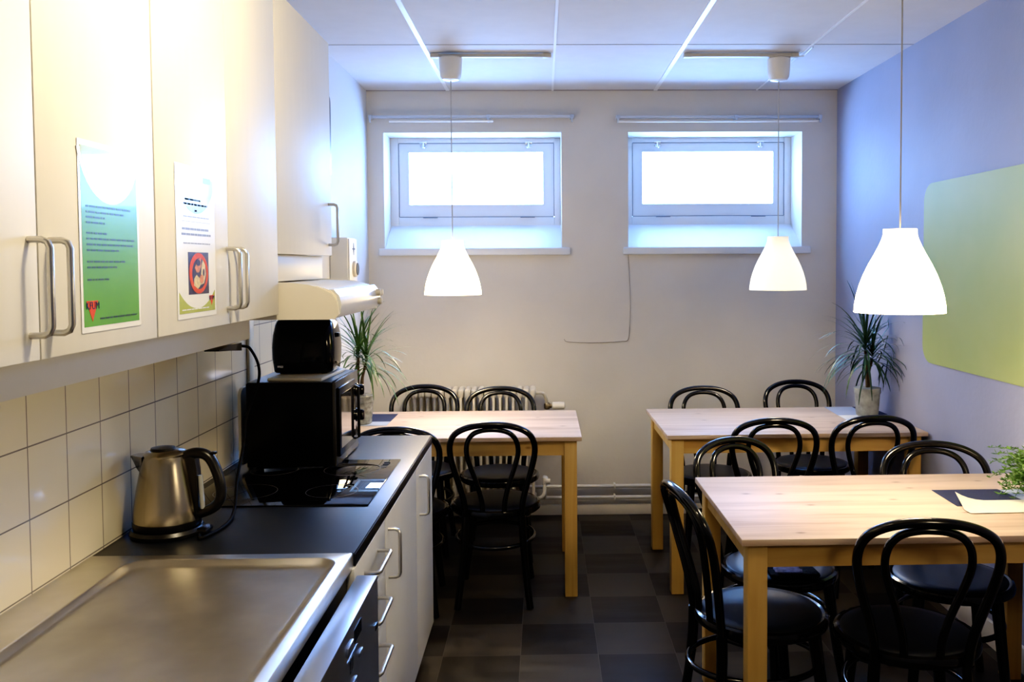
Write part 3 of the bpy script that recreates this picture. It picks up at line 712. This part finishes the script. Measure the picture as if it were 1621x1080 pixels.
b = MB(); b.rings([[(kx - .048, ky - .026, kz + .150), (kx - .048, ky + .026, kz + .150), (kx - .046, ky + .030, kz + .195), (kx - .046, ky - .030, kz + .195)], [(kx - .066, ky - .014, kz + .165), (kx - .066, ky + .014, kz + .165), (kx - .074, ky + .014, kz + .197), (kx - .074, ky - .014, kz + .197)], [(kx - .078, ky - .008, kz + .185), (kx - .078, ky + .008, kz + .185), (kx - .084, ky + .008, kz + .195), (kx - .084, ky - .008, kz + .195)]]); obj('spout', b, 'kettle_steel', t, ang=60)
hp = spline([(kx + .040, ky, kz + .190), (kx + .075, ky, kz + .200), (kx + .105, ky, kz + .190), (kx + .124, ky, kz + .155), (kx + .134, ky, kz + .110), (kx + .130, ky, kz + .080), (kx + .110, ky, kz + .060), (kx + .072, ky, kz + .045)], 5)
b = MB(); b.tube(hp, [.013] + [.016] * (len(hp) - 2) + [.014], 14, flat=.8); b.prism([(kx + .048, kz + .196), (kx + .075, kz + .190), (kx + .080, kz + .16), (kx + .082, kz + .036), (kx + .070, kz + .036)], 'Y', ky - .014, ky + .014); h = obj('handle', b, 'black', t, ang=50)
b = MB(); b.box(kx + .110, kx + .125, ky - .008, ky + .008, kz + .196, kz + .202, .002); obj('switch', b, 'black_gloss', h)
b = MB(); b.tube([(kx + .086, ky - .006, kz + .145), (kx + .090, ky - .006, kz + .062)], .006, 10); obj('water_gauge', b, 'water', t)
cp = spline([(kx + .09, ky - .03, CT + .004), (-.832, 2.16, CT + .0045), (-.812, 2.25, CT + .0045), (-.822, 2.36, CT + .012), (-.852, 2.48, .930), (-.880, 2.62, .996), (-.897, 2.70, 1.056), (-.895, 2.75, 1.106), (-.882, 2.78, 1.17), (-.878, 2.76, 1.221), (-.881, 2.70, 1.271), (-.878, 2.64, 1.284), (-.880, 2.59, 1.288)], 7)
b = MB(); b.tube(cp, .0042, 10); cd = obj('power_cord', b, 'cord_black', t)
b = MB(); b.rings([[(-.872, 2.60, 1.281), (-.890, 2.60, 1.281), (-.890, 2.60, 1.295), (-.872, 2.60, 1.295)], [(-.862, 2.57, 1.278), (-.905, 2.57, 1.278), (-.905, 2.57, 1.301), (-.862, 2.57, 1.301)], [(-.868, 2.49, 1.285), (-.912, 2.49, 1.285), (-.912, 2.49, 1.300), (-.868, 2.49, 1.300)], [(-.876, 2.43, 1.289), (-.916, 2.43, 1.289), (-.916, 2.43, 1.292), (-.876, 2.43, 1.292)]]); obj('plug', b, 'black', cd)

# ------------------------------------------------------------------ tables
TH = .740
def table_proto(label, loc, rot):
    t = thing('dining_table', label, 'table', (0, 0, 0), 0, 'pine dining tables')
    hx, hy = .60, .372
    obj('tabletop', MB().box(-hx, hx, -hy, hy, TH - .020, TH, .003), 'wood_top', t)
    i = .022; lw = .057
    for sx in (-1, 1):
        for sy in (-1, 1):
            xa, xb = sorted((sx * (hx - i), sx * (hx - i - lw))); ya, yb = sorted((sy * (hy - i), sy * (hy - i - lw)))
            obj('leg', MB().box(xa, xb, ya, yb, 0, TH - .020, .003), 'wood_leg', t)
    for sy in (-1, 1):
        ya, yb = sorted((sy * (hy - i - .010), sy * (hy - i - .032)))
        obj('apron', MB().box(-hx + i + lw, hx - i - lw, ya, yb, TH - .090, TH - .020), 'wood_apron', t)
    for sx in (-1, 1):
        xa, xb = sorted((sx * (hx - i - .010), sx * (hx - i - .032)))
        obj('apron', MB().box(xa, xb, -hy + i + lw, hy - i - lw, TH - .090, TH - .020), 'wood_apron', t)
    t.location = loc; t.rotation_euler = (0, 0, rot)
    return t
tp = table_proto('left pine table in front of the radiator, beyond the worktop', (-.432, 4.382, 0), 0)
dup(tp, (1.150, 4.402, 0), .015, 'far right pine table with the grey potted plant against the lavender wall')
dup(tp, (1.150, 2.862, 0), .010, 'front right pine table nearest the camera')

# ------------------------------------------------------------------ chairs
SD = -.012
def chair_proto(label):
    t = thing('bentwood_chair', label, 'chair', (0, 0, 0), 0, 'black bentwood chairs')
    b = MB(); b.lathe([(.150, .408), (.200, .408), (.207, .414), (.209, .426), (.205, .438), (.196, .442), (.186, .440), (.150, .430)], (0, 0, SD), 48); obj('seat_frame', b, 'chair', t)
    b = MB(); b.lathe([(.188, .430), (.187, .441), (.180, .4465), (.15, .4485), (.08, .4495), (.01, .45)], (0, 0, SD), 48); obj('seat_pad', b, 'pad', t)
    half = [(.124, -.178, .405), (.130, -.186, .47), (.146, -.198, .54), (.170, -.216, .625), (.184, -.233, .695), (.181, -.250, .748), (.160, -.266, .787), (.118, -.278, .813), (.062, -.286, .828), (0, -.289, .832)]
    full = [(-x, y, z) for x, y, z in half] + [(x, y, z) for x, y, z in reversed(half[:-1])]
    b = MB(); b.tube(spline(full, 5), .0135, 12); obj('back_hoop', b, 'chair', t, ang=60)
    half = [(.047, -.186, .413), (.052, -.192, .48), (.072, -.206, .56), (.098, -.224, .64), (.112, -.238, .70), (.106, -.253, .752), (.082, -.267, .787), (.045, -.276, .804), (0, -.279, .809)]
    full = [(-x, y, z) for x, y, z in half] + [(x, y, z) for x, y, z in reversed(half[:-1])]
    b = MB(); b.tube(spline(full, 5), .0112, 12); obj('inner_hoop', b, 'chair', t, ang=60)
    for s in (-1, 1):
        b = MB(); b.tube(spline([(s * .124, -.178, .406), (s * .130, -.180, .30), (s * .142, -.195, .15), (s * .160, -.222, .003)], 4), [.0165] * 6 + [.015] * 7, 12); obj('leg', b, 'chair', t)
    for s in (-1, 1):
        b = MB(); b.tube(spline([(s * .122, .118, .400), (s * .130, .130, .30), (s * .142, .148, .15), (s * .158, .172, .003)], 4), [.021, .0205, .020, .0195, .019, .0185, .018, .0175, .017, .0165, .016, .0155, .015], 12); obj('leg', b, 'chair', t)
    b = MB(); b.tube([(.176 * math.cos(a), -.024 + .208 * math.sin(a), .275) for a in [2 * PI * k2 / 48 for k2 in range(48)]], .0095, 10, loop=True); obj('leg_ring', b, 'chair', t, ang=60)
    for s in (-1, 1):
        b = MB(); b.tube(spline([(s * .124, -.165, .395), (s * .150, -.10, .380), (s * .162, -.03, .39)], 4), .008, 8); obj('brace', b, 'chair', t, ang=60)
    return t
R = math.radians
chairs = [
    (-.228, 4.114, 0, 'black bentwood chair on the near side of the left table, in full view'),
    (-.640, 4.02, 2, 'black bentwood chair mostly hidden behind the worktop end at the left table'),
    (-.672, 4.77, 180, 'black bentwood chair on the far side of the left table, left one before the radiator'),
    (-.238, 4.665, 181, 'black bentwood chair on the far side of the left table, nearer the radiator valve'),
    (.868, 4.615, 179, 'black bentwood chair behind the far right table, near its free end'),
    (1.455, 4.835, 182, 'black bentwood chair behind the far right table, beside the corner and grey pot'),
    (1.030, 4.150, -4, 'black bentwood chair on the near side of the far right table, left one'),
    (1.462, 4.190, 1, 'black bentwood chair on near side of far right table, before the grey pot'),
    (.842, 3.185, 206, 'black bentwood chair turned aside behind the front table, dark cloth on its seat'),
    (1.405, 3.050, 168, 'black bentwood chair behind the front table, beside the right wall'),
    (1.068, 2.600, -9, 'black bentwood chair on the near side of the front table, its back to the camera'),
    (.678, 2.775, -80, 'black bentwood chair at the left end of the front table, seen from the side'),
]
cp0 = chair_proto(chairs[0][3])
for i, (x, y, a, lab) in enumerate(chairs):
    if i == 0: cp0.location = (x, y, 0); cp0.rotation_euler = (0, 0, R(a))
    else: dup(cp0, (x, y, 0), R(a), lab)

# ------------------------------------------------------------------ things on the tables
def napkin(poly, z, mat, label, h=.0012, curl=None):
    b = MB()
    if not curl: b.prism(poly, 'Z', z, z + h)
    else:
        (ax, ay), (bx, by), (cx, cy), (dx, dy) = poly; n, m = 14, 10     # a near-left, b near-right, c far-right, d far-left
        g = []
        for j in range(m + 1):
            v = j / m; row = []
            for i in range(n + 1):
                u = i / n
                x = (ax * (1 - u) + bx * u) * (1 - v) + (dx * (1 - u) + cx * u) * v
                y = (ay * (1 - u) + by * u) * (1 - v) + (dy * (1 - u) + cy * u) * v
                lift = curl * max(0, 1 - u / .32) ** 2 * max(0, v - .3) / .7
                row.append(b.bm.verts.new((x + lift * .5, y, z + .0008 + lift)))
            g.append(row)
        for j in range(m):
            for i in range(n): b.bm.faces.new((g[j][i], g[j][i + 1], g[j + 1][i + 1], g[j + 1][i]))
    cx = sum(p[0] for p in poly) / len(poly); cy = sum(p[1] for p in poly) / len(poly)
    return tag(obj('napkin', b, mat, at=(cx, cy, z)), label, 'napkin')
z = TH + .0004
napkin([(-1.0, 4.445), (-.766, 4.445), (-.764, 4.672), (-1.0, 4.68)], z, 'navy', 'navy paper napkin on the left table beside the glass pot')
napkin([(-1.0, 4.335), (-.766, 4.335), (-.766, 4.444), (-1.0, 4.444)], z, 'blue_paper', 'pale blue paper napkin on the left table under the glass pot')
napkin([(1.494, 4.508), (1.640, 4.512), (1.652, 4.765), (1.505, 4.765)], z, 'blue_paper', 'pale blue paper napkin on the far right table behind the chair')
napkin([(1.490, 4.290), (1.70, 4.300), (1.70, 4.506), (1.494, 4.506)], z, 'white_paper', 'white paper napkin on the far right table in front of the grey pot')
napkin([(1.645, 4.515), (1.752, 4.515), (1.745, 4.765), (1.655, 4.765)], z, 'navy', 'navy paper napkin under the grey pot on the far right table')
napkin([(1.312, 2.80), (1.56, 2.80), (1.545, 3.005), (1.318, 3.003)], z, 'navy', 'navy paper napkin on the front table left of the feathery plant')
napkin([(1.562, 2.80), (1.735, 2.80), (1.735, 3.0), (1.548, 3.0)], z, 'blue_paper', 'pale blue paper napkin under the feathery plant on the front table')
napkin([(1.313, 2.712), (1.70, 2.722), (1.70, 2.862), (1.316, 2.858)], z + .0016, 'cream_paper', 'cream paper napkin with a curled corner on the front table', curl=.03)

def blade_plant(name, label, px, py, pz, pot_prof, pot_mat, stems, leaf_mat, n, L, seed, xmin=-9, xmax=9, group=None, tilt=(0, 0), soil=True):
    t = thing(name, label, 'potted plant', (px, py, pz), 0, group)
    ph = max(h for r, h in pot_prof); 
    obj('pot', MB().lathe(pot_prof, (px, py, pz), 36), pot_mat, t, ang=40)
    rtop = pot_prof[-1][0]
    obj('soil', MB().lathe([(rtop * .98, ph - .022), (rtop * .6, ph - .012), (.005, ph - .008)], (px, py, pz), 24), 'soil', t)
    rnd = random.Random(seed); lv = MB()
    for sx, sy, tx_, ty_, tz_, cnt, LL in stems:
        a = Vector((px + sx, py + sy, pz + ph - .02)); c = Vector((px + tx_, py + ty_, pz + tz_))
        mid = (a + c) / 2 + Vector((rnd.uniform(-.01, .01), rnd.uniform(-.01, .01), 0))
        b = MB(); b.tube(spline([a, mid, c], 6), [.008] * 7 + [.0065] * 6, 8); obj('stem', b, 'stem', t)
        for i in range(cnt):
            ang = 2.39996 * i + rnd.uniform(-.3, .3); f = i / cnt
            el = R(78) * (1 - f) ** 1.3 + R(-8) * f + rnd.uniform(-.14, .14)
            l = LL * rnd.uniform(.75, 1.12); base = c + Vector((0, 0, .05 - .09 * f))
            d = Vector((math.cos(ang) * math.cos(el), math.sin(ang) * math.cos(el), math.sin(el)))
            side = Vector((-math.sin(ang), math.cos(ang), 0))
            pts, ws, sd = [], [], []; p = base.copy(); cur = d.copy(); K = 9
            droop = rnd.uniform(.10, .24) * (.6 + .9 * f)
            for k2 in range(K + 1):
                s = k2 / K; q = p.copy(); q.x = min(max(q.x, xmin), xmax)
                if q.z < pz + .006: q.z = pz + .006
                pts.append(q); ws.append(.0045 * (math.sin(PI * min(1, .18 + .82 * s)) ** .6 if s < .98 else .05) + .0006); sd.append(side)
                cur = (cur + Vector((0, 0, -droop * (.35 + s)))).normalized(); p = p + cur * (l / K)
            lv.strip(pts, ws, sd)
    obj('foliage', lv, leaf_mat, t, ang=80)
    return t
pot_g = [(.048, 0), (.053, .004), (.057, .05), (.0605, .10), (.062, .118), (.066, .120), (.067, .142), (.061, .143), (.060, .125)]
pot_g = [(.050, 0), (.054, .004), (.059, .06), (.062, .112), (.0655, .114), (.0665, .140), (.061, .142)]
blade_plant('potted_dracaena', 'spiky dracaena in a ribbed grey pot on the far right table', 1.640, 4.500, TH + .0018, pot_g, 'pot_grey',
            [(0, 0, -.012, 0, .330, 80, .30), (.012, .005, .03, .015, .285, 44, .26)], 'leaf_dark', 0, 0, 5, xmin=1.30, xmax=XR - .008)
pot_l = [(.052, 0), (.056, .003), (.060, .05), (.064, .105), (.067, .108), (.068, .138), (.064, .142)]
blade_plant('potted_dracaena', 'spiky dracaena in a glass pot on the left table behind the mini oven', -.905, 4.40, TH + .0018, pot_l, 'pot_glass',
            [(-.01, 0, -.005, 0, .325, 60, .28), (.012, .004, .03, .01, .30, 44, .27)], 'leaf', 0, 0, 11, xmin=XL + .01)

# feathery plant at the right edge, on the front table
t = thing('feathery_plant', 'feathery green plant in a small white pot on the front table by the wall', 'potted plant', (1.628, 2.90, TH + .0018))
px, py, pz = 1.628, 2.90, TH + .0018
obj('pot', MB().lathe([(.038, 0), (.042, .004), (.050, .085), (.052, .09), (.046, .09)], (px, py, pz), 32), 'pot_white', t)
obj('soil', MB().lathe([(.045, .08), (.005, .086)], (px, py, pz), 20), 'soil', t)
rnd = random.Random(3); fr = MB(); st = MB()
for i in range(130):
    ang = rnd.uniform(0, 2 * PI); el = R(rnd.uniform(-5, 62)); l = rnd.uniform(.09, .175)
    d = Vector((math.cos(ang) * math.cos(el), math.sin(ang) * math.cos(el), math.sin(el))); p = Vector((px, py, pz + .085)); pts = []
    cur = d.copy()
    for k2 in range(9):
        q = p.copy(); q.x = min(q.x, XR - .012); q.z = max(q.z, pz + .01); pts.append(q)
        cur = (cur + Vector((0, 0, -.17))).normalized(); p += cur * (l / 8)
    st.tube(pts, .0009, 5)
    for k2 in range(2, 9):
        for s in range(7):
            a2 = rnd.uniform(0, 2 * PI); dd = Vector((math.cos(a2), math.sin(a2), rnd.uniform(-.2, .9))).normalized() * rnd.uniform(.010, .022)
            e = pts[k2] + dd; e.x = min(e.x, XR - .008); e.z = max(e.z, pz + .006)
            sd = dd.cross(Vector((rnd.uniform(-1, 1), rnd.uniform(-1, 1), .3))).normalized()
            fr.strip([pts[k2], (pts[k2] + e) / 2, e], [.0008, .0021, .0004], [sd] * 3)
obj('stem', st, 'fern', t); obj('foliage', fr, 'fern', t, ang=80)

# dark cloth on the turned chair's seat
cx, cy, cz = .86, 3.065, .4382
t = thing('folded_cloth', 'dark folded cloth with a lilac patch lying on the turned chair seat', 'cloth', (cx, cy, cz))
def blob(hx, hy, h, seed):
    rr = random.Random(seed); b = MB()
    rings = []
    for f, zz in ((.96, 0), (1.0, .25), (.98, .7), (.85, .95), (.5, 1.0)):
        rings.append([(cx + x * f + rr.uniform(-.003, .003), cy + y * f + rr.uniform(-.003, .003), cz + h * zz + (rr.uniform(-.002, .002) if zz > 0 else 0)) for x, y in rrect(-hx, hx, -hy, hy, .02, 4)])
    return b.rings(rings)
obj('cloth_body', blob(.085, .055, .014, 1), 'cloth_dark', t, ang=70)
b = blob(.045, .034, .006, 2); b.xform(Matrix.Translation((-.02, -.010, .0135))); obj('patch', b, 'cloth_lilac', t, ang=70)

# ------------------------------------------------------------------ light
def area(name, loc, rot, sx, sy, e, col):
    l = D.lights.new(name, 'AREA'); l.shape = 'RECTANGLE'; l.size = sx; l.size_y = sy; l.energy = e; l.color = col
    o = D.objects.new(name, l); C.objects.link(o); o.location = loc; o.rotation_euler = rot
    return o
DAY = (.25, .47, 1.0)
for x0, x1 in WIN:                      # portals guide the sampling of the sky through the two windows
    po = area('window_portal', ((x0 + x1) / 2, YB + .20, 2.045), (R(-90), 0, 0), x1 - x0 - .03, .52, 1, (1, 1, 1))
    po.data.cycles.is_portal = True
area('kitchen_light', (-.05, 1.60, 2.48), (0, R(55), 0), .4, .2, 27, (1, .83, .54))
l = D.lights.new('near_fill_light', 'POINT'); l.energy = 14; l.color = (1, .80, .50); l.shadow_soft_size = .12  # unseen warm fill, added to brighten the wall tiles
lo = D.objects.new('near_fill_light', l); C.objects.link(lo); lo.location = (1.14, 1.15, 1.46)
w = D.worlds.new('World'); bpy.context.scene.world = w; w.use_nodes = True
bg = w.node_tree.nodes['Background']; bg.inputs[0].default_value = (*DAY, 1); bg.inputs[1].default_value = 42

# ------------------------------------------------------------------ camera
cam = D.cameras.new('camera'); co = D.objects.new('camera', cam); C.objects.link(co)
rot = Matrix(((0.9997706, 0.0068503, -0.0202951), (-0.0205663, 0.0421744, -0.9988986), (-0.0059869, 0.9990868, 0.0423057)))
co.matrix_world = Matrix.Translation((0, 0, 1.52)) @ rot.to_4x4()
cam.sensor_width = 36; cam.sensor_fit = 'HORIZONTAL'; cam.lens = 1420 / 1621 * 36
cam.shift_x = (810.5 - 889.497) / 1621; cam.shift_y = (477.814 - 540) / 1621
cam.clip_start = .02
sc = bpy.context.scene; sc.camera = co
sc.view_settings.view_transform = 'Standard'; sc.view_settings.look = 'None'
sc.view_settings.exposure = 0.0
sc.view_settings.use_curve_mapping = True
cmv = sc.view_settings.curve_mapping; cmv.extend = 'EXTRAPOLATED'
cc = cmv.curves[3].points
for px_, py_ in ((.02, .005), (.07, .046), (.25, .25)): cc.new(px_, py_)
cmv.update()
sc.cycles.sample_clamp_indirect = 10
sc.cycles.max_bounces = 10
